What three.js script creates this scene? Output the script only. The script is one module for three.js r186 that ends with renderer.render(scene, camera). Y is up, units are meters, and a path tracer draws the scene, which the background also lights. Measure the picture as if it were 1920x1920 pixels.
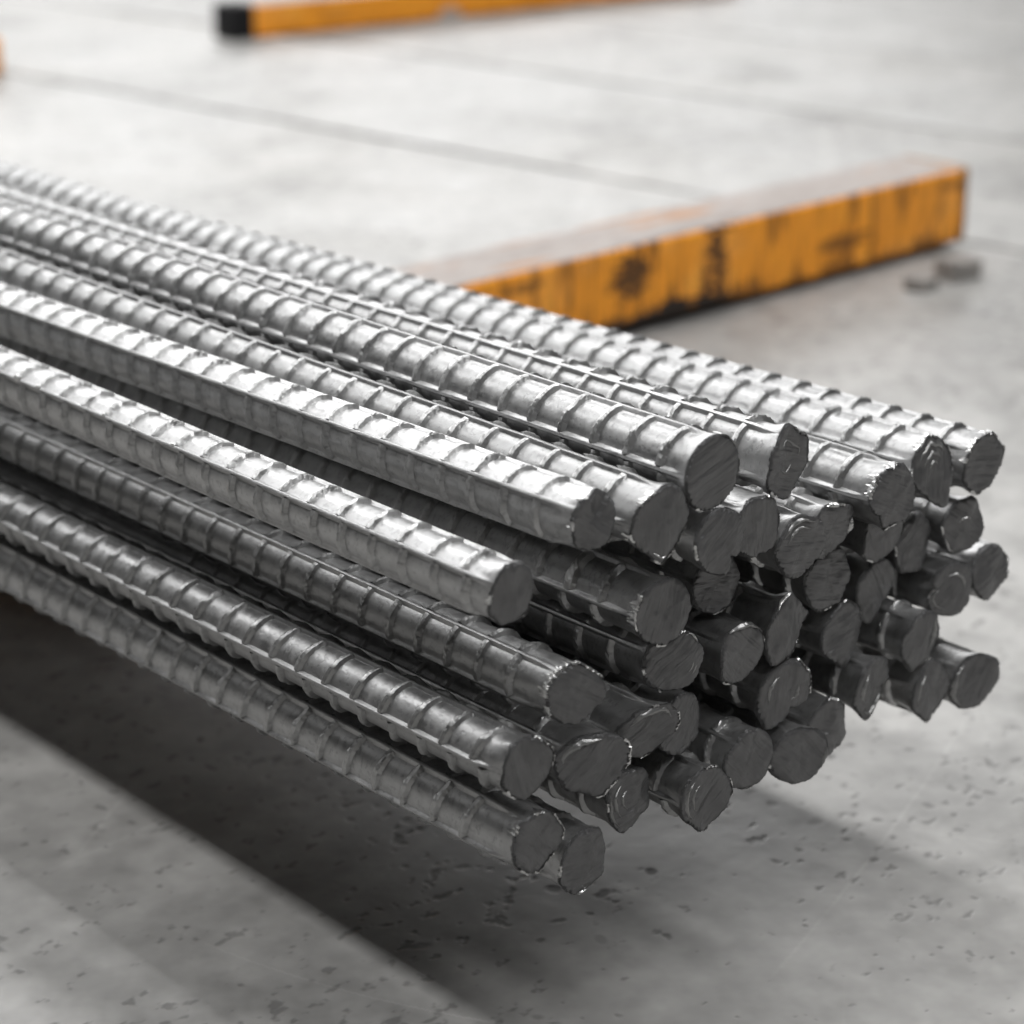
import * as THREE from 'three';
import { mergeGeometries, toCreasedNormals } from 'three/addons/utils/BufferGeometryUtils.js';
import { RectAreaLightUniformsLib } from 'three/addons/lights/RectAreaLightUniformsLib.js';

// ---------------------------------------------------------------- camera, exposure, surroundings, lamps
const scene = new THREE.Scene();
const camera = new THREE.PerspectiveCamera(25.75, 1, 0.02, 200);
camera.position.set(0, 0.578, 0);
camera.rotation.x = -THREE.MathUtils.degToRad(20.616);
camera.focus = 0.985;
camera.userData.fStop = 6.6;
const renderer = new THREE.WebGLRenderer({ antialias: true });
renderer.toneMapping = THREE.LinearToneMapping;
renderer.toneMappingExposure = 1;
renderer.shadowMap.enabled = true;
scene.background = new THREE.Color(0.0025, 0.0025, 0.0025);        // the dim hall around
RectAreaLightUniformsLib.init();

// axes of the bundle: D runs along the bars towards their cut ends, E across it towards the near side
const D = new THREE.Vector3(0.67542, 0, 0.737433), E = new THREE.Vector3(-0.737433, 0, 0.67542), UP = new THREE.Vector3(0, 1, 0);
const ORIGIN = new THREE.Vector3(0.01024, 0.120, -0.82668);      // cut end of the lowest bar on the near side
const at = (e, d, y) => new THREE.Vector3(ORIGIN.x + e * E.x + d * D.x, y, ORIGIN.z + e * E.z + d * D.z);
const names = new Map();
function numbered(name) { const n = names.get(name) ?? 0; names.set(name, n + 1); return n ? `${name}_${String(n).padStart(3, '0')}` : name; }
function tag(o, label, category, group, kind) {
  if (label) o.userData.label = label;
  if (category) o.userData.category = category;
  if (group) o.userData.group = group;
  if (kind) o.userData.kind = kind;
  return o;
}
function put(name, geometry, material, parent) {
  const m = new THREE.Mesh(geometry, material); m.name = name; m.castShadow = m.receiveShadow = true;
  (parent ?? scene).add(m); return m;
}
const glow = (r) => new THREE.MeshStandardMaterial({ color: 0xffffff, emissive: new THREE.Color(1, 1, 1), emissiveIntensity: r, roughness: 0.6 });
const lampWhite = new THREE.MeshStandardMaterial({ color: 0xd8d8d4, roughness: 0.5 });

// ceiling strip lamps that run along the bars; aim = point they face
function stripLamp(e, d0, d1, height, width, radiance, label, aimE) {
  const g = new THREE.Group(); g.name = numbered('strip_lamp'); scene.add(g);
  g.position.copy(at(e, (d0 + d1) / 2, height));
  const aim = at(aimE, (d0 + d1) / 2, 0.1);
  const z = g.position.clone().sub(aim).normalize(), x = D.clone(), y = z.clone().cross(x).normalize();
  g.quaternion.setFromRotationMatrix(new THREE.Matrix4().makeBasis(x, y, z));   // faces its own -z
  const len = d1 - d0;
  const box = put('housing', new THREE.BoxGeometry(len + 0.1, width + 0.08, 0.1), lampWhite, g); box.position.z = 0.07;
  const diff = put('diffuser', new THREE.BoxGeometry(len, width, 0.016), glow(0.3), g); diff.position.z = 0.006;
  const l = new THREE.RectAreaLight(0xffffff, radiance, len, width); l.name = 'lamp_light'; l.position.z = -0.006; g.add(l);
  tag(g, label, 'ceiling lamp', 'strip lamps under the hall ceiling');
  return g;
}
stripLamp(1.3, -11, 5, 4.9, 0.48, 13.5, 'narrow white strip lamp almost straight above the bundle of bars', 0);
stripLamp(4.9, -9, 3, 4.9, 0.9, 0.75, 'wide white strip lamp above the near left side of the floor', 0);
stripLamp(-1.75, -11, 5, 4.9, 0.7, 14.8, 'wide white strip lamp above the floor behind the bundle', 0);

// daylight wall of the hall, far behind the beams
{
  const g = new THREE.Group(); g.name = 'window_wall'; scene.add(g);
  g.position.set(-4.5, 0, -15); g.rotation.y = 0.2;
  const W = 16, H = 3.6, y0 = 3.0;
  const grey = new THREE.MeshStandardMaterial({ color: 0x9a9a98, roughness: 0.8 });
  const wall = put('wall', mergeGeometries([new THREE.BoxGeometry(W + 4, y0, 0.3).translate(0, y0 / 2, 0), new THREE.BoxGeometry(W + 4, 1.2, 0.3).translate(0, y0 + H + 0.6, 0),
    new THREE.BoxGeometry(2, H, 0.3).translate(-W / 2 - 1, y0 + H / 2, 0), new THREE.BoxGeometry(2, H, 0.3).translate(W / 2 + 1, y0 + H / 2, 0)]), grey, g);
  for (let i = 0; i < 4; i++) {
    const p = put('window', new THREE.BoxGeometry(W / 4 - 0.12, H - 0.1, 0.04), glow(0.4), g); p.position.set(-W / 2 + (i + 0.5) * W / 4, y0 + H / 2, -0.02);
  }
  const l = new THREE.RectAreaLight(0xffffff, 6, W, H); l.position.set(0, y0 + H / 2, 0.18); l.rotation.y = Math.PI; l.name = 'daylight'; g.add(l);
  tag(g, 'long grey hall wall with a band of four bright windows', 'wall', null, 'structure');
}

// ---------------------------------------------------------------- seeded noise and textures
function rng(seed) { let a = seed >>> 0; return () => { a |= 0; a = a + 0x6D2B79F5 | 0; let t = Math.imul(a ^ a >>> 15, 1 | a); t = t + Math.imul(t ^ t >>> 7, 61 | t) ^ t; return ((t ^ t >>> 14) >>> 0) / 4294967296; }; }
function lattice(n, seed) { const r = rng(seed), a = new Float32Array(n * n); for (let i = 0; i < a.length; i++) a[i] = r(); return a; }
function tileNoise(nx, ny, seed) {                                // periodic value noise over u, v in 0..1
  const n = Math.max(nx, ny), L = lattice(n, seed);
  return (u, v) => {
    const x = ((u % 1) + 1) % 1 * nx, y = ((v % 1) + 1) % 1 * ny, x0 = Math.floor(x), y0 = Math.floor(y);
    let fx = x - x0, fy = y - y0; fx = fx * fx * (3 - 2 * fx); fy = fy * fy * (3 - 2 * fy);
    const xa = x0 % nx, xb = (x0 + 1) % nx, ya = (y0 % ny) * n, yb = ((y0 + 1) % ny) * n;
    return (L[ya + xa] * (1 - fx) + L[ya + xb] * fx) * (1 - fy) + (L[yb + xa] * (1 - fx) + L[yb + xb] * fx) * fy;
  };
}
function fbm(n0, oct, seed, sx = 1, sy = 1) {
  const f = []; for (let o = 0; o < oct; o++) f.push(tileNoise(Math.max(2, Math.round(n0 * sx * 2 ** o)), Math.max(2, Math.round(n0 * sy * 2 ** o)), seed + o * 17));
  return (u, v) => { let s = 0, a = 0.5, t = 0; for (const g of f) { s += a * g(u, v); t += a; a *= 0.55; } return s / t; };
}
const clamp = (x, a = 0, b = 1) => Math.min(b, Math.max(a, x)), smooth = (a, b, x) => { const t = clamp((x - a) / (b - a)); return t * t * (3 - 2 * t); };
function texture(n, fill, srgb) {
  const px = new Uint8Array(n * n * 4);
  for (let j = 0; j < n; j++) for (let i = 0; i < n; i++) {
    const c = fill(i, j), k = (j * n + i) * 4;
    for (let q = 0; q < 3; q++) { let v = clamp(c[q] ?? c[0]); if (srgb) v = v <= 0.0031308 ? 12.92 * v : 1.055 * v ** (1 / 2.4) - 0.055; px[k + q] = Math.round(255 * v); }
    px[k + 3] = 255;
  }
  const t = new THREE.DataTexture(px, n, n, THREE.RGBAFormat); t.wrapS = t.wrapT = THREE.RepeatWrapping; t.magFilter = THREE.LinearFilter; t.minFilter = THREE.LinearMipmapLinearFilter; t.generateMipmaps = true;
  if (srgb) t.colorSpace = THREE.SRGBColorSpace; t.needsUpdate = true; return t;
}

// ---------------------------------------------------------------- the concrete floor: slabs with sawn joints
const floorMat = (() => {
  const n = 2048, size = 2.0, cloud = fbm(4, 5, 11), cloud2 = fbm(9, 5, 41), grain = fbm(160, 3, 71), warm = fbm(3, 3, 91), patch = fbm(22, 4, 131), smear = fbm(6, 5, 171, 3, 1), mott = fbm(64, 4, 211), blot = fbm(46, 4, 231), fleck = fbm(230, 3, 251, 1.5, 1), flock = fbm(16, 4, 271);
  const spots = new Float32Array(n * n), lines = new Float32Array(n * n), r = rng(5);
  const stamp = (arr, x, y, rx, ry, ang, v) => {
    const R = Math.ceil(Math.max(rx, ry) * 1.6), c = Math.cos(ang), s = Math.sin(ang);
    for (let j = -R; j <= R; j++) for (let i = -R; i <= R; i++) {
      const a = (i * c + j * s) / rx, b = (-i * s + j * c) / ry, q = Math.hypot(a, b) + 3.0 * (grain((x + i) / n * 0.8, (y + j) / n * 0.8) - 0.5);
      if (q < 1.2) { const k = ((Math.round(y + j) + n) % n) * n + (Math.round(x + i) + n) % n; arr[k] = Math.max(arr[k], v * smooth(1.2, 0.4, q)); }
    }
  };
  for (let i = 0; i < 900; i++) { const big = r() ** 3; stamp(spots, r() * n, r() * n, 1.5 + big * 6, 1.0 + big * 2.2, r() * 3.14, 0.25 + 0.55 * r()); }
  for (let i = 0; i < 60; i++) { const cx = r() * n, cy = r() * n, k = 3 + r() * 7; for (let q = 0; q < k; q++) stamp(spots, cx + (r() - 0.5) * 90, cy + (r() - 0.5) * 60, 1.6 + r() * 4, 1.4 + r() * 2, r() * 3.14, 0.3 + 0.5 * r()); }
  for (let i = 0; i < 60; i++) {
    let x = r() * n, y = r() * n, a = r() * 6.28, L = 60 + r() * 380, v = 0.25 + 0.5 * r(), bend = (r() - 0.5) * 0.006;
    for (let q = 0; q < L; q++) { x += Math.cos(a); y += Math.sin(a); a += bend; const w = v * Math.sin(3.14 * q / L) * (0.4 + 0.6 * grain(x / n, y / n) * 1.4), k = ((Math.floor(y) % n + n) % n) * n + (Math.floor(x) % n + n) % n; lines[k] = Math.max(lines[k], w); lines[(k + 1) % (n * n)] = Math.max(lines[(k + 1) % (n * n)], w * 0.6); }
  }
  const rough = new Float32Array(n * n), bump = new Float32Array(n * n);
  const map = texture(n, (i, j) => {
    const u = i / n, v = j / n, k = j * n + i;
    const c = cloud(u, v), c2 = cloud2(u, v), g = grain(u, v), p = patch(u, v), s = smear(u, v);
    let a = 0.285 + 0.15 * (c - 0.5) + 0.12 * (c2 - 0.5) + 0.11 * (g - 0.5) + 0.10 * (p - 0.5) + 0.09 * (mott(u, v) - 0.5);
    a -= 0.06 * smooth(0.58, 0.72, p) * smooth(0.42, 0.6, c2) + 0.04 * smooth(0.57, 0.7, s);
    a += 0.03 * smooth(0.6, 0.74, c2);
    a -= 0.035 * smooth(0.56, 0.70, blot(u, v)) * smooth(0.40, 0.62, c2);
    spots[k] = Math.max(spots[k], 0.62 * smooth(0.70, 0.82, fleck(u, v) + 0.30 * (flock(u, v) - 0.5)));
    a *= 1 - 0.62 * spots[k]; a += lines[k] * 0.09;
    rough[k] = 0.46 + 0.22 * (c2 - 0.5) + 0.22 * (p - 0.5) + 0.22 * spots[k] + 0.1 * lines[k];
    bump[k] = 0.5 + 0.18 * (g - 0.5) + 0.3 * (p - 0.5) - 0.4 * spots[k];
    const w = 0.03 * (warm(u, v) - 0.42);
    return [a * (1.02 + w), a, a * (0.962 - w)];
  }, true);
  const m = new THREE.MeshPhysicalMaterial({ map, roughnessMap: texture(n, (i, j) => [rough[j * n + i]]), bumpMap: texture(n, (i, j) => [bump[j * n + i]]), bumpScale: 0.0012, roughness: 1, metalness: 0, ior: 1.5 });
  m.userData.size = size; return m;
})();
{
  const floor = new THREE.Group(); floor.name = 'floor'; scene.add(floor);
  tag(floor, 'pale grey stained concrete floor in sawn slabs', 'floor', null, 'structure');
  const J = D.clone().addScaledVector(E, -0.118).normalize(), M = new THREE.Vector3(-J.z, 0, J.x);   // along and across the joints
  floor.position.copy(at(0, 0, 0)); floor.quaternion.setFromRotationMatrix(new THREE.Matrix4().makeBasis(J, UP, M));
  const joint = new THREE.MeshStandardMaterial({ color: new THREE.Color(0.10, 0.10, 0.098), roughness: 0.95 });
  put('joint_filler', new THREE.BoxGeometry(44, 0.05, 40).translate(0, -0.0300, 0), joint, floor);
  const edges = [14, -1.4785, -2.010, -2.525, -3.04, -3.56, -4.08, -16], gap = 0.0058, c = 0.0014, r = rng(77);
  for (let i = 0; i + 1 < edges.length; i++) {
    const a = edges[i] - gap, b = edges[i + 1] + gap, X = 20, pos = [], uv = [], idx = [];
    const uo = i ? r() * 5 : 0.31, vo = i ? r() * 5 : 0.12, S = floorMat.userData.size;
    // long ribbon across the slab: side, chamfer, top, chamfer, side; wavering slightly along the joint
    const prof = [[a, -0.02], [a, -c], [a - c, 0], [b + c, 0], [b, -c], [b, -0.02]];
    const n = 80;
    for (let s = 0; s <= n; s++) for (const [z, y] of prof) { const x = -X + 2 * X * s / n, w = Math.abs(z) < 10 ? 0.0022 * Math.sin(x * 2.3 + i) + 0.0012 * Math.sin(x * 7.1 + 2 * i) : 0; pos.push(x, y, z + w); uv.push(x / S + uo, z / S + vo); }
    for (let s = 0; s < n; s++) for (let k = 0; k + 1 < prof.length; k++) { const p = s * prof.length + k, q = p + prof.length; idx.push(p, p + 1, q, q, p + 1, q + 1); }
    const g = new THREE.BufferGeometry(); g.setAttribute('position', new THREE.Float32BufferAttribute(pos, 3)); g.setAttribute('uv', new THREE.Float32BufferAttribute(uv, 2)); g.setIndex(idx);
    const flat = g.toNonIndexed(); flat.computeVertexNormals();
    const ny = flat.attributes.normal.getY(12); if (ny < 0) { idx.reverse(); g.setIndex(idx); }
    const gg = g.toNonIndexed(); gg.computeVertexNormals();
    put('floor_slab', gg, floorMat, floor);
  }
}

// ---------------------------------------------------------------- orange beams
function beamMaterial(seed, wear) {
  const n = 1024, r = rng(seed), a = fbm(5, 5, seed), streak = fbm(3, 5, seed + 7, 14, 1), fine = fbm(60, 3, seed + 9), thin = fbm(3, 4, seed + 77, 40, 1), drip = fbm(4, 4, seed + 21, 9, 1), big = fbm(3, 3, seed + 33, 2, 1), edge = fbm(24, 4, seed + 55, 3, 1);
  const rough = new Float32Array(n * n), metal = new Float32Array(n * n);
  const map = texture(n, (i, j) => {
    const u = i / n, v = j / n, k = j * n + i;      // v: 0 bottom .. 1 top of the face (a face spans 0.0-0.5), top face 0.5-1
    const f = fine(u, v), s = streak(u, v * 0.7), d = drip(u, v * 0.5), b = big(u, v), q = a(u, v), eg = edge(u, v);
    let o = [0.93, 0.345, 0.022];
    const light = 0.82 + 0.45 * d + 0.15 * (f - 0.5);
    o = o.map((x) => x * light);
    const pale = smooth(0.52, 0.66, b) * 0.4; o = [o[0] + pale * 0.12, o[1] + pale * 0.10, o[2] + pale * 0.06];
    const vf = (v % 0.5) / 0.5;
    let black, pl = 0;
    if (v < 0.5) {
      const low = smooth(0.30, 0.02, vf), blob = smooth(0.62, 0.70, q + 0.25 * (b - 0.5) + 0.12 * (eg - 0.5));
      const mid = smooth(0.34, 0.46, u) * smooth(0.78, 0.70, u), j1 = u - 0.692 + 0.05 * (eg - 0.5) + 0.05 * (f - 0.5), j2 = Math.hypot((u - 0.50) / 0.05, (vf - 0.62) / 0.32) + 1.1 * (eg - 0.5) + 0.5 * (f - 0.5);
      black = wear < 1 ? 0 : Math.max(0.92 * smooth(0.026, 0.010, Math.abs(j1)) * smooth(-0.1, 0.2, vf + 0.3 * (q - 0.5)), 0.9 * smooth(1.0, 0.55, j2), 0.55 * smooth(0.56, 0.70, q + 0.35 * low * (eg - 0.3)) * mid);
      black = Math.max(black, wear * (0.8 + 0.2 * mid) * clamp(smooth(0.575, 0.74, s + 0.16 * low + 0.14 * (b - 0.5) + 0.05 * smooth(0.9, 1, vf)) * 0.8 + blob * 0.85 + smooth(0.60, 0.72, thin(u, v * 0.6) + 0.10 * low + 0.08 * (q - 0.5)) * 0.6 + smooth(0.05, 0.0, vf - 0.08 * eg) * 0.85 + smooth(0.965, 0.99, vf) * 0.5));
    } else { pl = 1.0; black = smooth(0.6, 0.72, q) * 0.45; }                          // the trodden top is worn to a dusty pinkish grey
    const dust = [0.34 + 0.16 * (f - 0.5) + 0.2 * (q - 0.5), 0.305 + 0.16 * (f - 0.5) + 0.2 * (q - 0.5), 0.285 + 0.16 * (f - 0.5) + 0.2 * (q - 0.5)];
    const top = pl * (1 - smooth(0.62, 0.76, q) * 0.4);
    o = o.map((x, z) => x * (1 - top) + dust[z] * top);
    const hot = smooth(0.5, 0.95, black), dark = [0.16 - 0.135 * hot, 0.062 - 0.045 * hot, 0.012]; o = o.map((x, z) => x * (1 - black) + dark[z] * black);
    rough[k] = 0.5 + 0.25 * black + 0.1 * (f - 0.5) + 0.4 * top; metal[k] = 0;
    return o;
  }, true);
  return new THREE.MeshPhysicalMaterial({ map, roughnessMap: texture(n, (i, j) => [rough[j * n + i]]), roughness: 1, metalness: 0, bumpMap: texture(256, (i, j) => [fine(i / 256, j / 256)]), bumpScale: 0.0006 });
}
// a steel box section with rounded arrises; x along, front face +z at z = 0, height h, depth w
function beamGeometry(len, h, w, rad = 0.006) {
  const prof = [], arc = (cy, cz, a0, a1, tag) => { for (let i = 0; i <= 4; i++) { const a = a0 + (a1 - a0) * i / 4; prof.push([cy + rad * Math.sin(a), cz + rad * Math.cos(a)]); } };
  arc(rad, -rad, -Math.PI / 2, 0); arc(h - rad, -rad, 0, Math.PI / 2); arc(h - rad, -w + rad, Math.PI / 2, Math.PI); arc(rad, -w + rad, Math.PI, 1.5 * Math.PI);
  const m = prof.length, n = 60, pos = [], uv = [], idx = [];
  for (let s = 0; s <= n; s++) for (let k = 0; k <= m; k++) {
    const [y, z] = prof[k % m], x = len * s / n; pos.push(x, y, z);
    const v = k <= 7 ? 0.002 + 0.494 * y / h : k <= 12 ? 0.505 + 0.49 * (-z) / w : 0.002 + 0.494 * y / h;
    uv.push(x / 0.62, v);
  }
  for (let s = 0; s < n; s++) for (let k = 0; k < m; k++) { const p = s * (m + 1) + k, q = p + m + 1; idx.push(p, q, p + 1, q, q + 1, p + 1); }
  const g = new THREE.BufferGeometry(); g.setAttribute('position', new THREE.Float32BufferAttribute(pos, 3)); g.setAttribute('uv', new THREE.Float32BufferAttribute(uv, 2)); g.setIndex(idx); g.computeVertexNormals(); return g;
}
function capGeometry(h, w, thick, rad = 0.006) {                    // end plate
  const s = new THREE.Shape(); s.moveTo(-w + rad, 0); s.lineTo(-rad, 0); s.quadraticCurveTo(0, 0, 0, rad); s.lineTo(0, h - rad); s.quadraticCurveTo(0, h, -rad, h); s.lineTo(-w + rad, h); s.quadraticCurveTo(-w, h, -w, h - rad); s.lineTo(-w, rad); s.quadraticCurveTo(-w, 0, -w + rad, 0);
  const g = new THREE.ExtrudeGeometry(s, { depth: thick, bevelEnabled: true, bevelSize: 0.0012, bevelThickness: 0.0012, bevelSegments: 2, curveSegments: 5 });
  g.rotateY(Math.PI / 2);                                           // shape x -> -z, depth -> +x
  const p = g.attributes.position; for (let i = 0; i < p.count; i++) p.setZ(i, -p.getZ(i));
  const ix = g.index; if (!ix) { const a = p.array; for (let i = 0; i < a.length; i += 9) for (let c = 0; c < 3; c++) { const t = a[i + 3 + c]; a[i + 3 + c] = a[i + 6 + c]; a[i + 6 + c] = t; } }
  g.translate(0, 0, 0); g.computeVertexNormals(); return g;
}
const rustCap = new THREE.MeshStandardMaterial({ color: new THREE.Color(0.30, 0.17, 0.075), roughness: 0.7 });
const blackPaint = new THREE.MeshStandardMaterial({ color: new THREE.Color(0.004, 0.004, 0.005), roughness: 0.95 });
const darkSteel = new THREE.MeshStandardMaterial({ color: new THREE.Color(0.10, 0.09, 0.085), roughness: 0.75 });
function beam(e, d, e2, d2, h, w, mat, lift) {                        // front bottom edge from (e, d) to (e2, d2)
  const g = new THREE.Group(); g.name = numbered('orange_beam'); scene.add(g);
  const p = at(e, d, 0), q = at(e2, d2, 0), x = q.clone().sub(p), len = x.length(); x.normalize();
  g.position.copy(p); const z = x.clone().cross(UP).normalize(); g.quaternion.setFromRotationMatrix(new THREE.Matrix4().makeBasis(x, UP, z));
  const b = put('beam_body', beamGeometry(len, h, w), mat, g); b.position.y = lift;
  return [g, len];
}
{
  const [g, len] = beam(0.07, -0.792, -1.365, -0.798, 0.0800, 0.086, beamMaterial(301, 1), 0.0065);
  const cap = put('end_plate', capGeometry(0.079, 0.085, 0.004), rustCap, g); cap.position.set(len, 0.007, 0.0005);
  for (const x of [0.1, 0.7, len - 0.16]) { const f = put('foot', new THREE.BoxGeometry(0.09, 0.0063, 0.06), darkSteel, g); f.position.set(x, 0.00315, -0.045); }
  tag(g, 'scratched orange steel beam with worn grey top that the bundle lies across', 'beam');
}
{
  const mat = beamMaterial(522, 0.35), h = 0.056, w = 0.06;
  const [g, len] = beam(-1.63, -2.474, -2.73, -2.355, h, w, mat, 0.001);
  const cap = put('black_end', beamGeometry(0.040, h + 0.0012, w + 0.0012, 0.005), blackPaint, g); cap.position.set(-0.003, 0.0006, 0.0006); cap.userData.label = 'black painted end of the beam';
  const capf = put('end_plate', capGeometry(h - 0.001, w - 0.001, 0.002), blackPaint, g); capf.position.set(-0.0045, 0.0015, 0);
  const worn = put('worn_patch', (() => { const s = new THREE.Shape(); s.moveTo(0, 0); s.bezierCurveTo(0.012, 0.022, 0.04, 0.026, 0.052, 0.006); s.lineTo(0.05, 0); s.lineTo(0, 0); return new THREE.ExtrudeGeometry(s, { depth: 0.0012, bevelEnabled: false }); })(), new THREE.MeshStandardMaterial({ color: new THREE.Color(0.5, 0.42, 0.38), roughness: 0.8 }), g);
  worn.position.set(0.405, 0.0025, 0);
  tag(g, 'far orange steel beam at the top with a black painted left end', 'beam');
  const [g2] = beam(-0.35, -2.62, -1.168, -2.441, 0.056, 0.06, mat, 0.001);
  const c2 = put('end_plate', capGeometry(0.055, 0.059, 0.003), new THREE.MeshStandardMaterial({ color: new THREE.Color(0.75, 0.33, 0.03), roughness: 0.6 }), g2); c2.position.set(0.838, 0.0015, 0);
  tag(g2, 'orange steel beam barely reaching into the photo at its left edge', 'beam');
}
// two rough grey chocks in front of the near beam's end
{
  const mat = new THREE.MeshStandardMaterial({ color: new THREE.Color(0.26, 0.245, 0.23), roughness: 0.95 });
  const chock = (e, d, sx, sy, sz, turn, seed, label) => {
    const g = new THREE.BoxGeometry(sx, sy, sz, 6, 4, 6), p = g.attributes.position, nz = fbm(7, 3, seed);
    for (let i = 0; i < p.count; i++) { const x = p.getX(i), y = p.getY(i), z = p.getZ(i), k = nz(x / sx * 0.4 + y * 9, z / sz * 0.4 + y * 5) - 0.5; const r = 1 - 0.10 * (Math.abs(2 * x / sx) ** 4 * Math.abs(2 * z / sz) ** 4) + 0.30 * k; p.setXYZ(i, x * r, y < -sy * 0.4 ? y : y * (1 + 0.4 * k) - 0.14 * sy * (x / sx + 0.4 * z / sz), z * r); }
    const h = g.toNonIndexed(); h.computeVertexNormals(); h.translate(0, sy / 2, 0);
    const m = put(numbered('chock'), h, mat); m.position.copy(at(e, d, 0.0006)); m.rotation.y = turn; tag(m, label, 'chock', null);
  };
  chock(-1.262, -0.724, 0.042, 0.019, 0.032, 0.55, 61, 'larger grey chock lying under the far right corner of the near orange beam');
  chock(-1.200, -0.722, 0.034, 0.012, 0.026, 1.0, 62, 'small flat grey chock on the floor left of the larger chock');
}

// ---------------------------------------------------------------- ribbed steel bars
const R0 = 0.0127, RIB = 0.0019, SQ = 0.009;
const steelMaps = (() => {
  const n = 1024, a = fbm(10, 5, 901), b = fbm(40, 4, 902), s = fbm(4, 5, 903, 1, 10), pit = fbm(70, 3, 904);
  const col = texture(n, (i, j) => { const u = i / n, v = j / n, p = smooth(0.62, 0.72, pit(u, v)); let c = 0.86 + 0.24 * (a(u, v) - 0.5) + 0.28 * (b(u, v) - 0.5) + 0.16 * (s(u, v) - 0.5) - 0.14 * p; return [c, c, c * 0.995]; }, true);
  const rough = texture(n, (i, j) => { const u = i / n, v = j / n; return [0.42 + 0.20 * (a(u, v) - 0.5) + 0.16 * (b(u, v) - 0.5)]; });
  const bump = texture(n, (i, j) => { const u = i / n, v = j / n; return [0.5 + 0.5 * (a(u, v) - 0.5) + 0.5 * (b(u, v) - 0.5) - 0.15 * smooth(0.6, 0.75, pit(u, v))]; });
  return { map: col, roughnessMap: rough, bumpMap: bump };
})();
const steel = new THREE.MeshPhysicalMaterial({ ...steelMaps, color: new THREE.Color(0.46, 0.46, 0.462), roughness: 1, metalness: 0.85, bumpScale: 0.00028 });
const ribSteel = new THREE.MeshPhysicalMaterial({ ...steelMaps, color: new THREE.Color(0.46, 0.46, 0.46), roughness: 0.95, metalness: 0.85, bumpScale: 0.0005 });
const brightSteel = new THREE.MeshPhysicalMaterial({ color: new THREE.Color(0.62, 0.62, 0.615), roughness: 0.3, metalness: 1 });
const cutMaps = (() => {
  const n = 512, s = fbm(2, 4, 951, 7, 1), a = fbm(9, 4, 952);
  return { map: texture(n, (i, j) => { const c = 0.88 + 0.16 * (s(i / n, j / n) - 0.5) + 0.22 * (a(i / n, j / n) - 0.5); return [c, c, c]; }, true), bumpMap: texture(n, (i, j) => [0.5 + 0.8 * (s(i / n, j / n) - 0.5) + 0.3 * (a(i / n, j / n) - 0.5)]) };
})();
const foldSteel = new THREE.MeshPhysicalMaterial({ ...steelMaps, color: new THREE.Color(0.40, 0.40, 0.40), roughness: 0.9, metalness: 0.7, bumpScale: 0.0004 });
const steels = [1, 0.86, 1.12, 0.95].map((k) => { const m = steel.clone(); m.color.multiplyScalar(k); return m; }), ribMats = [1, 0.86, 1.1, 0.95].map((k) => { const m = ribSteel.clone(); m.color.multiplyScalar(k); return m; });
const cutSteel = new THREE.MeshPhysicalMaterial({ ...cutMaps, color: new THREE.Color(0.165, 0.165, 0.167), roughness: 0.42, metalness: 0.7, bumpScale: 0.0012 });

const RAD = Math.PI / 180;
const barNoise = fbm(6, 4, 990), barNoise2 = fbm(16, 3, 991);
// angles round the bar, dense over the four lengthwise ribs
const THETA = []; for (let k = 0; k < 4; k++) { for (const x of [-8, -5.6, -3.6, -1.5, 1.5, 3.6, 5.6, 8]) THETA.push([k * 90 + x, Math.abs(x)]); for (const x of [16, 25, 35, 45, 55, 65, 74]) THETA.push([k * 90 + x, 99]); }
const lengthRib = (x) => (x > 7 ? 0 : x > 5 ? 0.25 : x > 3 ? 0.95 : 1) * 0.0019;
const PITCH = 0.0197;

// one transverse rib over the panel between two lengthwise ribs
const ribCache = new Map();
function ribGeometry(slant, variant) {
  const key = slant + '/' + variant; if (ribCache.has(key)) return ribCache.get(key);
  const prof = [[-2.8, -0.4], [-2.1, 0.10], [-1.35, 0.98], [-0.5, 1.2], [0.5, 1.2], [1.3, 1.0], [2.05, 0.12], [2.7, -0.4]], n = 14, pos = [], uv = [], idx = [], r = rng(7000 + variant * 31 + Math.round(slant));
  const nick = r() * n, depth = variant % 3 === 0 ? 0.35 : 0.1;
  for (let i = 0; i <= n; i++) {
    const t = (5 + 80 * i / n) * RAD, sl = (t - Math.PI / 4) * R0 * Math.tan(slant * RAD), low = 1 - depth * Math.exp(-(((i - nick) / 1.3) ** 2)), swell = 0.92 + 0.14 * Math.sin(i / n * Math.PI);
    for (const [ps, ph] of prof) {
      const h = (ph > 0.5 ? ph * low * swell * (0.86 + 0.26 * r()) : ph) * RIB, rr = R0 * (1 + SQ * Math.cos(4 * t)) + h, s = ps * 0.00102 * (0.92 + 0.18 * r()) + sl + 0.0003 * (r() - 0.5);
      pos.push(s, rr * Math.sin(t), rr * Math.cos(t)); uv.push(s / 0.11 + variant * 0.13, t * R0 / 0.11 + variant * 0.37);
    }
  }
  const m = prof.length; for (let i = 0; i < n; i++) for (let k = 0; k + 1 < m; k++) { const p = i * m + k, q = p + m; idx.push(p, q, p + 1, q, q + 1, p + 1); }
  const g = new THREE.BufferGeometry(); g.setAttribute('position', new THREE.Float32BufferAttribute(pos, 3)); g.setAttribute('uv', new THREE.Float32BufferAttribute(uv, 2)); g.setIndex(idx); g.computeVertexNormals();
  if (g.attributes.normal.getY(m * 7 + 3) < 0) { idx.reverse(); g.setIndex(idx); g.computeVertexNormals(); }
  const cg = toCreasedNormals(g, 0.55); ribCache.set(key, cg); return cg;
}
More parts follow.
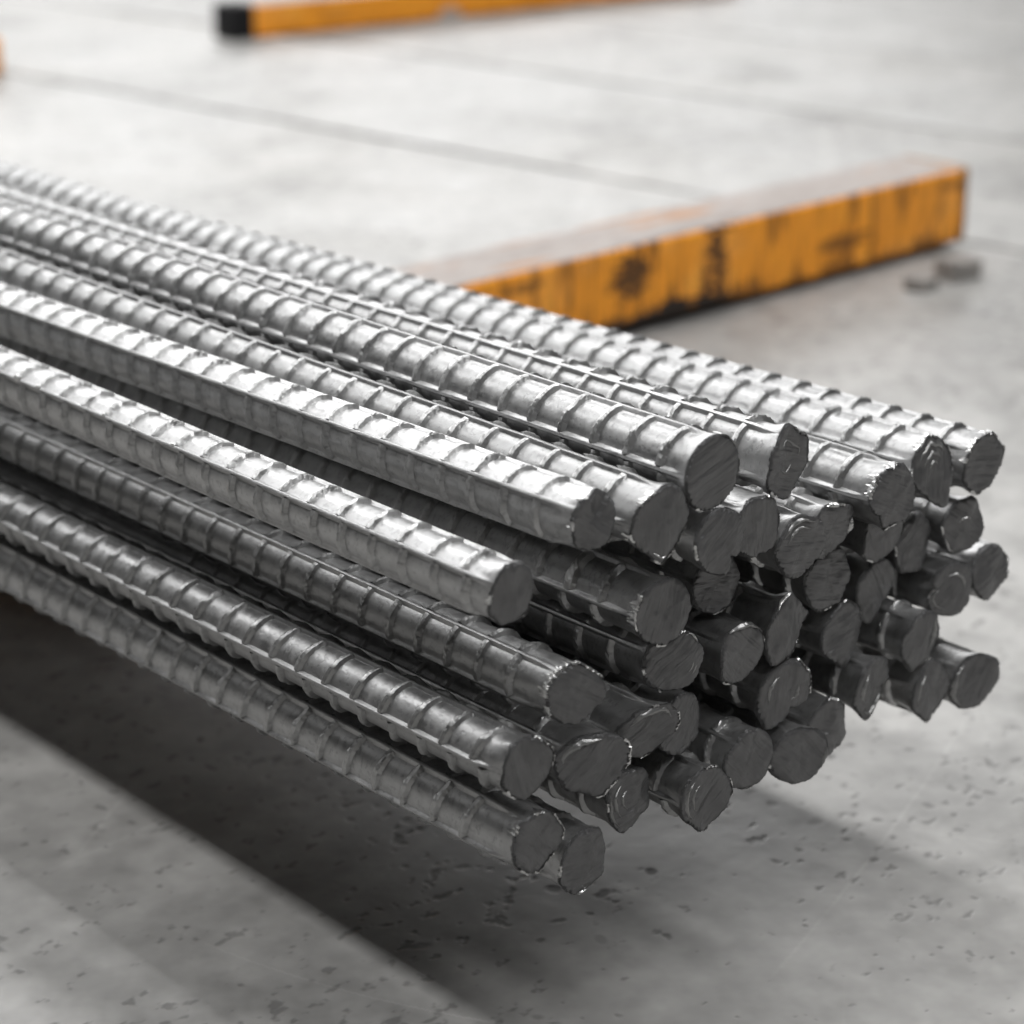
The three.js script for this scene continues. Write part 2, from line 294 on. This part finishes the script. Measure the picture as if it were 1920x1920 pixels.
// by place in the table of bars below
const FOLDS = { 1: [[0.55, 60, 175, 1.6], [0.3, -160, -40, 1.4]], 3: [[0.5, 20, 150, 2.2], [0.75, 30, 140, 2.4], [0.25, 10, 160, 2]], 6: [[0.85, -100, -80, 1.6, 1]], 9: [[0.55, 188, 222, 1, 1], [0.68, 196, 222, 0.9, 1], [0.95, 120, 145, 1.4, 1]],
  13: [[0.85, 30, 110, 2.6], [0.62, 20, 120, 2]], 14: [[0.95, 70, 100, 3, 1], [0.95, 165, 200, 2.4, 1]], 19: [[0.3, 20, 150, 1.2, 1], [0.9, -60, -20, 1.4, 1]], 20: [[0.9, 160, 175, 1.6, 1], [0.92, 185, 198, 1.6, 1]],
  22: [[0.55, 70, 190, 2.6], [0.75, -70, 20, 2]], 23: [[0.98, 55, 100, 1.6, 1]], 25: [[0.7, 130, 230, 3]], 26: [[0.98, 55, 140, 3]], 27: [[0.6, -30, 70, 2.4], [0.45, 150, 240, 2]], 28: [[0.62, -60, 60, 2.6], [0.8, -140, -70, 2.4]], 29: [[0.75, -30, 60, 2]],
  30: [[0.9, -60, 55, 2.4]], 32: [[0.9, 170, 215, 1.8]], 34: [[0.8, -50, 50, 2.2], [0.55, -40, 60, 1.6]], 36: [[0.78, 30, 150, 4]], 37: [[0.8, 5, 105, 3.4]], 40: [[0.6, -60, 60, 2.4], [0.3, -80, 80, 1.8], [0.85, -70, 30, 2]], 41: [[0.95, -95, -70, 1.8, 1]] };
const GROUP = 'ribbed steel bars in the bundle';
function bar([a, b, t, phi, slant, exposed, te, tb, spikes, label, fat = 1, se = 0, sb = 0], seed) {
  const bow = 0;
  const g = new THREE.Group(); g.name = numbered('steel_bar'); scene.add(g);
  g.position.copy(ORIGIN).addScaledVector(E, a).addScaledVector(UP, b).addScaledVector(D, t);
  g.quaternion.setFromRotationMatrix(new THREE.Matrix4().makeBasis(...(() => { const x = D.clone().addScaledVector(E, -se).addScaledVector(UP, -sb).normalize(), z = x.clone().cross(UP).normalize(); return [x, z.clone().cross(x), z]; })()));
  g.scale.set(1, fat, fat);
  const tone = (seed * 7 + 3) % 4, r = rng(400 + seed * 97), off = r() * 9, ph = phi * RAD, LEN = 1.9;
  // outline of the cut end and the lie of the cut
  const ragged = spikes.length > 0, knots = [];
  { let q = 0; while (q < 342) { knots.push([q, ragged ? (r() - 0.5) * 0.0017 : 0]); q += 16 + 26 * r(); } knots.push([360, knots[0][1]]); }
  const outline = (th) => {                                       // th in degrees, own axes
    const u = ((th % 360) + 360) % 360;
    let rr = R0 * (1 + 0.6 * SQ * Math.cos(4 * (th - phi) * RAD)) + (exposed ? 0.0009 : 0.0017), i = 0;
    while (knots[i + 1][0] < u) i++;
    const f = (u - knots[i][0]) / (knots[i + 1][0] - knots[i][0]); rr += knots[i][1] * (1 - f) + knots[i + 1][1] * f;
    for (const [ang, mm, wd] of spikes) { const q = ((th - ang + 540) % 360) - 180; rr += mm * 0.0011 * Math.exp(-((Math.abs(q) / wd) ** 1.45)); }
    rr += (ragged ? 0.0008 : 0.0003) * (barNoise2(u / 360 * 3, off + 0.2) - 0.5);
    return ragged ? rr : rr + 0.0012;
  };
  const wave = (y, z) => 0.0011 * Math.sin(z * 260 + off * 7) * Math.sin(y * 120 + off) + 0.0022 * (barNoise(z * 14 + off, y * 9 + off) - 0.5) * (spikes.length ? 2.2 : 0.5);
  const lie = (y, z) => te * z + tb * y + (spikes.length ? 1 : 0.3) * wave(y, z);
  // rings along the bar: 0 at the cut end, negative s runs back
  const S = [0, -0.0012, -0.003, -0.006, -0.010, -0.015]; for (let s = -0.022; s > (exposed ? -0.85 : -0.3); s -= exposed ? 0.009 : 0.014) S.push(s); for (let s = S[S.length - 1] - 0.1; s > -LEN; s -= 0.1) S.push(s); S.push(-LEN);
  const m = THETA.length, pos = [], uv = [], idx = [];
  const edge = THETA.map(([th0]) => { const th = th0 + phi, q = outline(th), T = th * RAD; return [q * Math.sin(T), q * Math.cos(T)]; });
  S.forEach((s, si) => {
    for (let k = 0; k <= m; k++) {
      const [th0, x] = THETA[k % m], T = (th0 + phi) * RAD, w = smooth(-0.0165, 0.0, s), bend = bow * s * s;
      let rr = R0 * (1 + SQ * Math.cos(4 * th0 * RAD)) + lengthRib(x) * (1 - w * 0.8) * (0.9 + 0.25 * barNoise2(s * 4 + off, th0 / 360));
      rr += 0.00030 * (barNoise(s * 3.1 + off, th0 / 360) - 0.5) + 0.00016 * (barNoise2(s * 9 + off, th0 / 180) - 0.5);
      let y = rr * Math.sin(T), z = rr * Math.cos(T);
      y += (edge[k % m][0] - y) * w * w; z += (edge[k % m][1] - z) * w * w;
      const l = lie(y, z), ws = smooth(-0.040, 0.0, s);
      pos.push(s + l * ws - (si === 0 ? 0.0008 : 0), y + bend, z); uv.push(s / 0.11 + off, k / m * 0.85 + off * 1.7);
    }
  });
  for (let i = 0; i + 1 < S.length; i++) for (let k = 0; k < m; k++) { const p = i * (m + 1) + k, q = p + m + 1; idx.push(p, p + 1, q, q, p + 1, q + 1); }
  const sg = new THREE.BufferGeometry(); sg.setAttribute('position', new THREE.Float32BufferAttribute(pos, 3)); sg.setAttribute('uv', new THREE.Float32BufferAttribute(uv, 2)); sg.setIndex(idx); sg.computeVertexNormals();
  { const p = sg.attributes.position, nn = sg.attributes.normal, i = 10 * (m + 1) + 3; if (p.getY(i) * nn.getY(i) + p.getZ(i) * nn.getZ(i) < 0) { idx.reverse(); sg.setIndex(idx); sg.computeVertexNormals(); } }
  // ribs: each one in view is a mesh, the rest of the length is merged into the shaft
  const reach = exposed ? -0.78 : -0.13, total = exposed ? -1.25 : -0.3, rest = [], first = 0.012 + r() * 0.012;
  for (let k = 0; k < 4; k++) {
    const mid = ((phi + 45 + 90 * k + 540) % 360) - 180, seen = mid > -62 && mid < 150, phase = r() * 0.35 * PITCH;
    for (let i = 0; ; i++) {
      const s = -first - i * PITCH - phase + (r() - 0.5) * 0.0008; if (s < total) break;
      const geo = ribGeometry(slant, Math.floor(r() * 5)), turn = -(phi + 90 * k) * RAD, lift = bow * s * s;
      const ext = 0.006 + Math.abs(te) * 0.012; if (s > -ext) continue;
      if (seen && s > reach) { const rib = put('rib', geo, ribMats[tone], g); rib.position.set(s + (s > -0.03 ? 0 : 0), lift, 0); rib.rotation.x = turn; if (seed === 8 && k === 0 && i === 1) { rib.material = brightSteel; rib.scale.set(1.5, 1.012, 1.012); rib.userData.label = 'brightly smeared rib'; } }
      else rest.push(geo.clone().rotateX(turn).translate(s, lift, 0));
    }
  }
  put('shaft', rest.length ? mergeGeometries([sg.toNonIndexed(), ...rest]) : sg, steels[tone], g);
  // cut face and its bright torn rim
  const nr = 7, fp = [], fu = [], fi = [], N = 96; let jit = [];
  for (let k = 0; k < N; k++) jit.push(0.0003 + 0.0011 * r() ** 2);
  const ca = Math.cos(off * 2.2), sa = Math.sin(off * 2.2);
  const face = (th, f) => { const q = outline(th), T = th * RAD, y = q * Math.sin(T) * f, z = q * Math.cos(T) * f; return [lie(y, z) + 0.0004 * (1 - f * f), y, z]; };
  const c0 = face(0, 0); fp.push(...c0); fu.push(off, 0);
  for (let i = 1; i <= nr; i++) for (let k = 0; k < N; k++) { const f = i / nr * (1 - jit[k] / R0), [x, y, z] = face(k * 360 / N, f); fp.push(x, y, z); fu.push((y * ca - z * sa) / 0.04 + off, (y * sa + z * ca) / 0.04); }
  for (let k = 0; k < N; k++) { const th = k * 360 / N, q = outline(th) * 1.004, T = th * RAD, y = q * Math.sin(T), z = q * Math.cos(T); fp.push(lie(y, z) - 0.0012, y, z); fu.push(off + k / N, 0.9); }
  for (let k = 0; k < N; k++) { fi.push(0, 1 + (k + 1) % N, 1 + k); for (let i = 0; i < nr; i++) { const p = 1 + i * N + k, p2 = 1 + i * N + (k + 1) % N; fi.push(p, p2, p + N, p2, p2 + N, p + N); } }
  const fg = new THREE.BufferGeometry(); fg.setAttribute('position', new THREE.Float32BufferAttribute(fp, 3)); fg.setAttribute('uv', new THREE.Float32BufferAttribute(fu, 2)); fg.setIndex(fi); fg.computeVertexNormals();
  if (fg.attributes.normal.getX(0) < 0) { fi.reverse(); fg.setIndex(fi); fg.computeVertexNormals(); }
  put('cut_face', fg, cutSteel, g);
  // torn bright metal: one piece per stretch of the rim
  const M = 144, rimAt = (k) => { const u = k / M, th = 360 * u; return barNoise(u, off + 0.7) + (exposed && ragged ? Math.max(0, Math.cos((th - 12) * RAD)) * 0.13 : -0.02) > 0.645; };
  const rows = []; for (let k = 0; k < M; k++) { const th = k * 360 / M, T = th * RAD, q = outline(th), w = exposed ? 0.0016 + 0.0042 * r() ** 2 : 0.0008 + 0.0016 * r() ** 2; rows.push([[q + 0.0001, -w], [q + 0.0002 + 0.0003 * r(), -w * 0.55], [q + 0.0001 + 0.0004 * r(), -0.0002], [q - 0.0002 - 0.0009 * r() ** 2, 0.00025]].map(([rr, s]) => { const y = rr * Math.sin(T), z = rr * Math.cos(T); return [lie(y, z) + s, y, z]; })); }
  let k0 = 0; while (k0 < M && rimAt(k0)) k0++;
  for (let k = k0; k < k0 + M; k++) {
    if (!rimAt(k % M) || k0 === M) continue;
    const tri = []; let e = k; while (rimAt(e % M) && e < k0 + M) e++;
    for (let i = k; i < e; i++) { const p = rows[i % M], q = rows[(i + 1) % M]; for (let c = 0; c < 3; c++) tri.push(...p[c], ...p[c + 1], ...q[c], ...q[c], ...p[c + 1], ...q[c + 1]); }
    const len = e - k; k = e;
    if (len < 4) continue;
    const bg = new THREE.BufferGeometry(); bg.setAttribute('position', new THREE.Float32BufferAttribute(tri, 3)); bg.computeVertexNormals();
    if (bg.attributes.normal.getX(12) * 0 + tri[1] * bg.attributes.normal.getY(0) + tri[2] * bg.attributes.normal.getZ(0) < 0) { for (let i = 0; i < tri.length; i += 9) for (let c = 0; c < 3; c++) { const t = tri[i + 3 + c]; tri[i + 3 + c] = tri[i + 6 + c]; tri[i + 6 + c] = t; } bg.setAttribute('position', new THREE.Float32BufferAttribute(tri, 3)); bg.computeVertexNormals(); }
    put('torn_rim', bg, brightSteel, g);
  }
  // flakes of bright scraped metal standing on a lengthwise rib
  if (seed === 7) for (const [s, k] of [[-0.353, 1], [-0.334, 0.7], [-0.275, 0.5], [-0.218, 0.45]]) {
    const cg = new THREE.IcosahedronGeometry(0.0024 * k, 1), p = cg.attributes.position; for (let i = 0; i < p.count; i++) p.setXYZ(i, p.getX(i) * 1.4, p.getY(i) * (0.7 + 0.5 * barNoise2(p.getX(i) * 300, p.getZ(i) * 300)), p.getZ(i) * 0.8); cg.computeVertexNormals();
    const T = (phi + 4) * RAD, c = put('flake', cg, brightSteel, g); c.position.set(s, (R0 + 0.0017) * Math.sin(T), (R0 + 0.0017) * Math.cos(T));
  }
  // folds and scratches of the shear on the cut face: [fraction of the radius, from, to, width in mm, bright]
  for (const [rf, a0, a1, wmm, shiny] of FOLDS[seed] ?? []) {
    const n = 24, fp = [], fi = [];
    for (let i = 0; i <= n; i++) {
      const th = a0 + (a1 - a0) * i / n, T = th * RAD, w = wmm * 0.0005 * Math.sin(Math.PI * (0.04 + 0.92 * i / n)) * (0.8 + 0.4 * r()), q = outline(th) * rf;
      for (const [o, h] of [[-1, -0.0006], [-0.45, 0.55], [0.35, 0.62], [1, -0.0006]]) { const rr = q + o * w, y = rr * Math.sin(T), z = rr * Math.cos(T); fp.push(lie(y, z) + 0.0002 + (h > 0 ? h * w * 1.3 : -0.0006), y, z); }
    }
    for (let i = 0; i < n; i++) for (let c = 0; c < 3; c++) { const p = i * 4 + c, q = p + 4; fi.push(p, p + 1, q, q, p + 1, q + 1); }
    const ff = new THREE.BufferGeometry(); ff.setAttribute('position', new THREE.Float32BufferAttribute(fp, 3)); ff.setIndex(fi); ff.computeVertexNormals();
    if (ff.attributes.normal.getX(5) < 0) { fi.reverse(); ff.setIndex(fi); ff.computeVertexNormals(); }
    put(shiny ? 'scratch' : 'fold', ff, shiny ? brightSteel : foldSteel, g);
  }
  tag(g, label, 'steel bar', GROUP);
  return g;
}
// across, up, along, turn of the lengthwise ribs, slant, exposed, lie of the cut (across, up), bulges and notches of its outline [angle, mm, width], label
const BARS = [
  [-.0881, .1453, .0124, 5, 4, 1, 0, 0, [], 'bright top bar with a smooth oval cut end, nearest of the top row', 1.12, 0, 0.006],
  [-.1498, .1326, -.0002, -22, 3, 1, .14, 0, [[80, 2.6, 22], [-100, 2.6, 24], [150, 1.6, 15]], 'brightest top bar, second from the near side, its torn end flared top and bottom', 1.11],
  [-.2131, .1033, .0108, 5, 3, 1, -.12, 0, [[-40, -2, 16], [90, 1, 20]], 'bright bar with a rounded cut end standing under the ragged third top bar', 1.11],
  [-.2568, .1033, -.0001, 20, 6, 1, .06, -.15, [[-110, 5.5, 20], [-60, -2, 18], [80, 2.4, 14]], 'top bar with the most ragged end, a tongue of metal hanging from its cut', 1.11],
  [-.2959, .0973, 0, 40, 0, 1, 0, 0, [[165, 2, 18], [-80, 2, 18], [110, 1, 15]], 'topmost bar on the far right, its clean dark cut against the floor', 1.08, 0.011, -0.0085],
  [-.028, .1365, .002, 36, 2, 1, -.1, 0, [[-20, -2.4, 55], [100, 1, 12], [60, 1, 10]], 'bar with a dark hexagonal cut end, left of the end drooping to a point', 0.93, 0, -0.012],
  [-.0594, .1317, .0106, -2, 2, 1, -.2, .08, [[-95, 5.5, 22], [100, 1, 14]], 'bar under the smooth oval cut whose dark end droops to a point', 1.06, 0, 0.006],
  [.0151, .1161, .0004, 36, 3, 1, -.1, .1, [[0, -2.8, 50], [-80, 2, 15], [75, 2, 16], [110, 1, 12]], 'bar whose end stops furthest left in the upper half, cut with a sharp white rim', 0.91, 0, 0.007],
  [-.0704, .0852, .0025, 0, 1, 1, -.22, 0, [[-90, 1.5, 20], [40, 1, 14]], 'mid height bar with one brightly smeared rib just before its cut end', 1.05, 0, 0],
  [-.0831, .056, -.0027, 30, 0, 0, -.32, 0, [[60, .8, 12], [-70, .8, 12], [180, .8, 12]], 'dark round cut end with two bright scratches, right under the bar with the smeared rib'],
  [-.0202, .0612, .0003, 64, 2, 1, -.36, 0, [[-20, -1.6, 50], [100, 1.5, 15], [-100, 1, 16]], 'bar with a broad round cut end and glinting left rim in the lower left', 0.97, 0, 0.003],
  [-.0937, .1141, .013, 20, 0, 0, -.08, 0, [[-120, -5, 11], [-98, 2, 14], [80, 1, 15]], 'bar end with a square notch in its lower edge, below the smooth oval cut'],
  [-.1253, .1104, .0063, 50, 0, 0, 0, 0, [[-120, 1, 15], [60, 1, 20]], 'dark bar end tucked behind and right of the notched end'],
  [-.1524, .094, .008, 10, 0, 0, -.08, .1, [[80, 1.6, 15], [-95, 1.2, 20], [20, 1, 12]], 'bar end with layered torn steel on its top, centre of the upper cluster'],
  [-.184, .0906, -.0015, 70, 0, 0, 0, .2, [[60, 2, 14], [150, 2, 12]], 'half hidden bar end with two white chips, below the bright rounded bar'],
  [-.195, .0608, -.0102, 33, 0, 0, -.12, 0, [[130, 2, 15], [-75, 2, 18], [60, 1, 14]], 'eight cornered dark bar end in the middle of the cluster'],
  [-.1226, .0787, -.0142, 15, 0, 0, -.05, 0, [[-90, 1, 18]], 'flat dark bar end showing only its lower half under the notched end'],
  [-.2302, .0765, -.0068, 60, 0, 0, 0, 0, [[-30, 2, 15], [-80, 1.5, 16]], 'small lobed bar end wedged under the bright rounded bar on the right'],
  [-.2631, .0599, -.0135, 44, 0, 0, 0, 0, [[110, 2, 15], [-60, 1, 14], [-110, 1, 14]], 'flat grey bar end right of the small lobed one, pointed at its top'],
  [-.2948, .0632, -.0078, 75, 0, 0, -.16, 0, [[-50, 1.4, 16], [10, 1.2, 14]], 'bar end crossed by bright scratches, under the clean dark cut on the far right'],
  [-.3138, .0344, -.003, 25, 0, 0, 0, -.1, [[-90, 1.4, 16], [160, 1, 12]], 'bar end furthest to the right in the bundle, two white glints on its rim'],
  [-.235, .0452, -.0127, 35, 0, 0, 0, 0, [[-80, 4.5, 13], [-62, 2, 10], [-120, -2.5, 12], [160, 1.4, 12]], 'pale grey bar end with two downward points, right of the eight cornered end'],
  [-.282, .0341, -.0031, 48, 0, 0, -.28, 0, [[10, -4, 14], [-100, 1, 18]], 'bar end with a dark hollow at its left and deep grooves, right in the cluster'],
  [-.1576, .0495, -.0022, 80, 0, 0, .1, 0, [[170, 3, 11], [100, 3, 18], [-58, 3, 18]], 'narrow bar end with a white chipped upper left edge and a spur to its right'],
  [-.2065, .0312, -.0088, 12, 0, 0, 0, 0, [[-95, 4.5, 17], [100, 1.6, 15]], 'leaf shaped bar end pointing down, right of the narrow chipped end'],
  [-.2555, .0166, .001, 58, 0, 0, -.05, .1, [[-80, 3.6, 17], [60, 1, 15]], 'bar end with a pointed bottom and a grey side lobe, above the lowest right row'],
  [-.1259, .0471, -.0018, 40, 0, 0, 0, 0, [[-100, 1, 18], [0, -1, 14], [60, 1, 14]], 'upright oval bar end with a bright crescent above its cut, centre of the bundle'],
  [-.1585, .0178, -.0022, 10, 0, 0, -.28, 0, [[-65, 4.5, 19], [-112, -3.5, 14], [110, 1.6, 12]], 'large bar end with a lobe hanging from its lower left, below the crescent topped one'],
  [-.2232, .0003, -.003, 66, 0, 0, .08, .1, [[200, -4, 13], [-90, 3.6, 22], [140, 2, 14]], 'bar end with a pale curled lip, left of the lowest right pair'],
  [-.2673, -.0146, 0, 20, 0, 0, 0, 0, [[-85, 3.6, 19], [90, 1, 14]], 'left bar of the lowest right pair, end pointed at the bottom'],
  [-.2993, -.0195, .0031, 42, 0, 0, -.28, 0, [[140, 1, 14], [-60, .8, 14]], 'rightmost bar of the bottom row, its side catching a pale crescent'],
  [-.1953, -.0149, -.0062, 30, 0, 0, 0, 0, [[-150, 2.4, 14], [100, 1, 14]], 'grey bar end half behind a round one, at the right of the bottom row centre'],
  [-.1635, -.0138, .0043, 70, 0, 0, -.32, 0, [[-80, 1, 14]], 'round bar end with fine upright shear lines in the bottom row'],
  [-.1326, -.0066, .0003, 50, 0, 0, -.16, 0, [[80, 1.4, 14], [-90, 1, 14]], 'bar end left of the round one in the bottom row, a pale spot above it'],
  [-.1016, -.0136, .0029, 85, 0, 0, -.06, 0, [[-80, 3, 18], [-30, 1.4, 13], [90, 1, 15]], 'bar end with upright grooves in the bottom row, dark shaft seen at its left'],
  [-.0946, .0209, -.0081, 22, 0, 0, 0, 0, [[-90, 1, 15]], 'dark bar end beside and behind the one with the pale slanting fold'],
  [-.064, .0296, 0, 4, 0, 0, -.3, .35, [[60, 1.6, 15], [120, 1.2, 14]], 'bar end with a pale slanting fold above its dark cut, below the double scratched end'],
  [-.0325, .0256, .0001, 38, 0, 0, -.5, 0, [[-100, 3, 15], [-45, 1.6, 16], [150, 1, 14]], 'broad dark bar end with a sickle shaped fold, lower left of the cluster'],
  [.0068, .0368, .0003, 4, 14, 1, -.2, 0, [[0, -2, 50], [-85, 2, 20], [60, 1.2, 12], [110, 1, 12]], 'second lowest bar at the left, bright flat side and ragged glinting end', 0.97, 0, 0],
  [.0001, .0001, .0001, 65, 16, 1, 0, 0, [[-100, 1.6, 15], [60, .6, 14]], 'lowest ribbed bar along the left, nearest the camera above the floor shadow', 1.05, 0, 0],
  [-.0628, -.0049, -.0082, 15, 0, 0, 0, 0, [[-150, 2.4, 14], [-80, 2, 24], [20, 1, 12]], 'bar end with curved shear folds, right of the broad sickle folded end'],
  [-.0282, -.0194, -.0002, 55, 0, 0, 0, 0, [[-80, 2.2, 26], [80, 1, 25], [-20, 1, 15]], 'lowest bar end of the bundle, a dark plate with one white glint at its bottom'],
];
const bars = BARS.map(bar);
renderer.render(scene, camera);
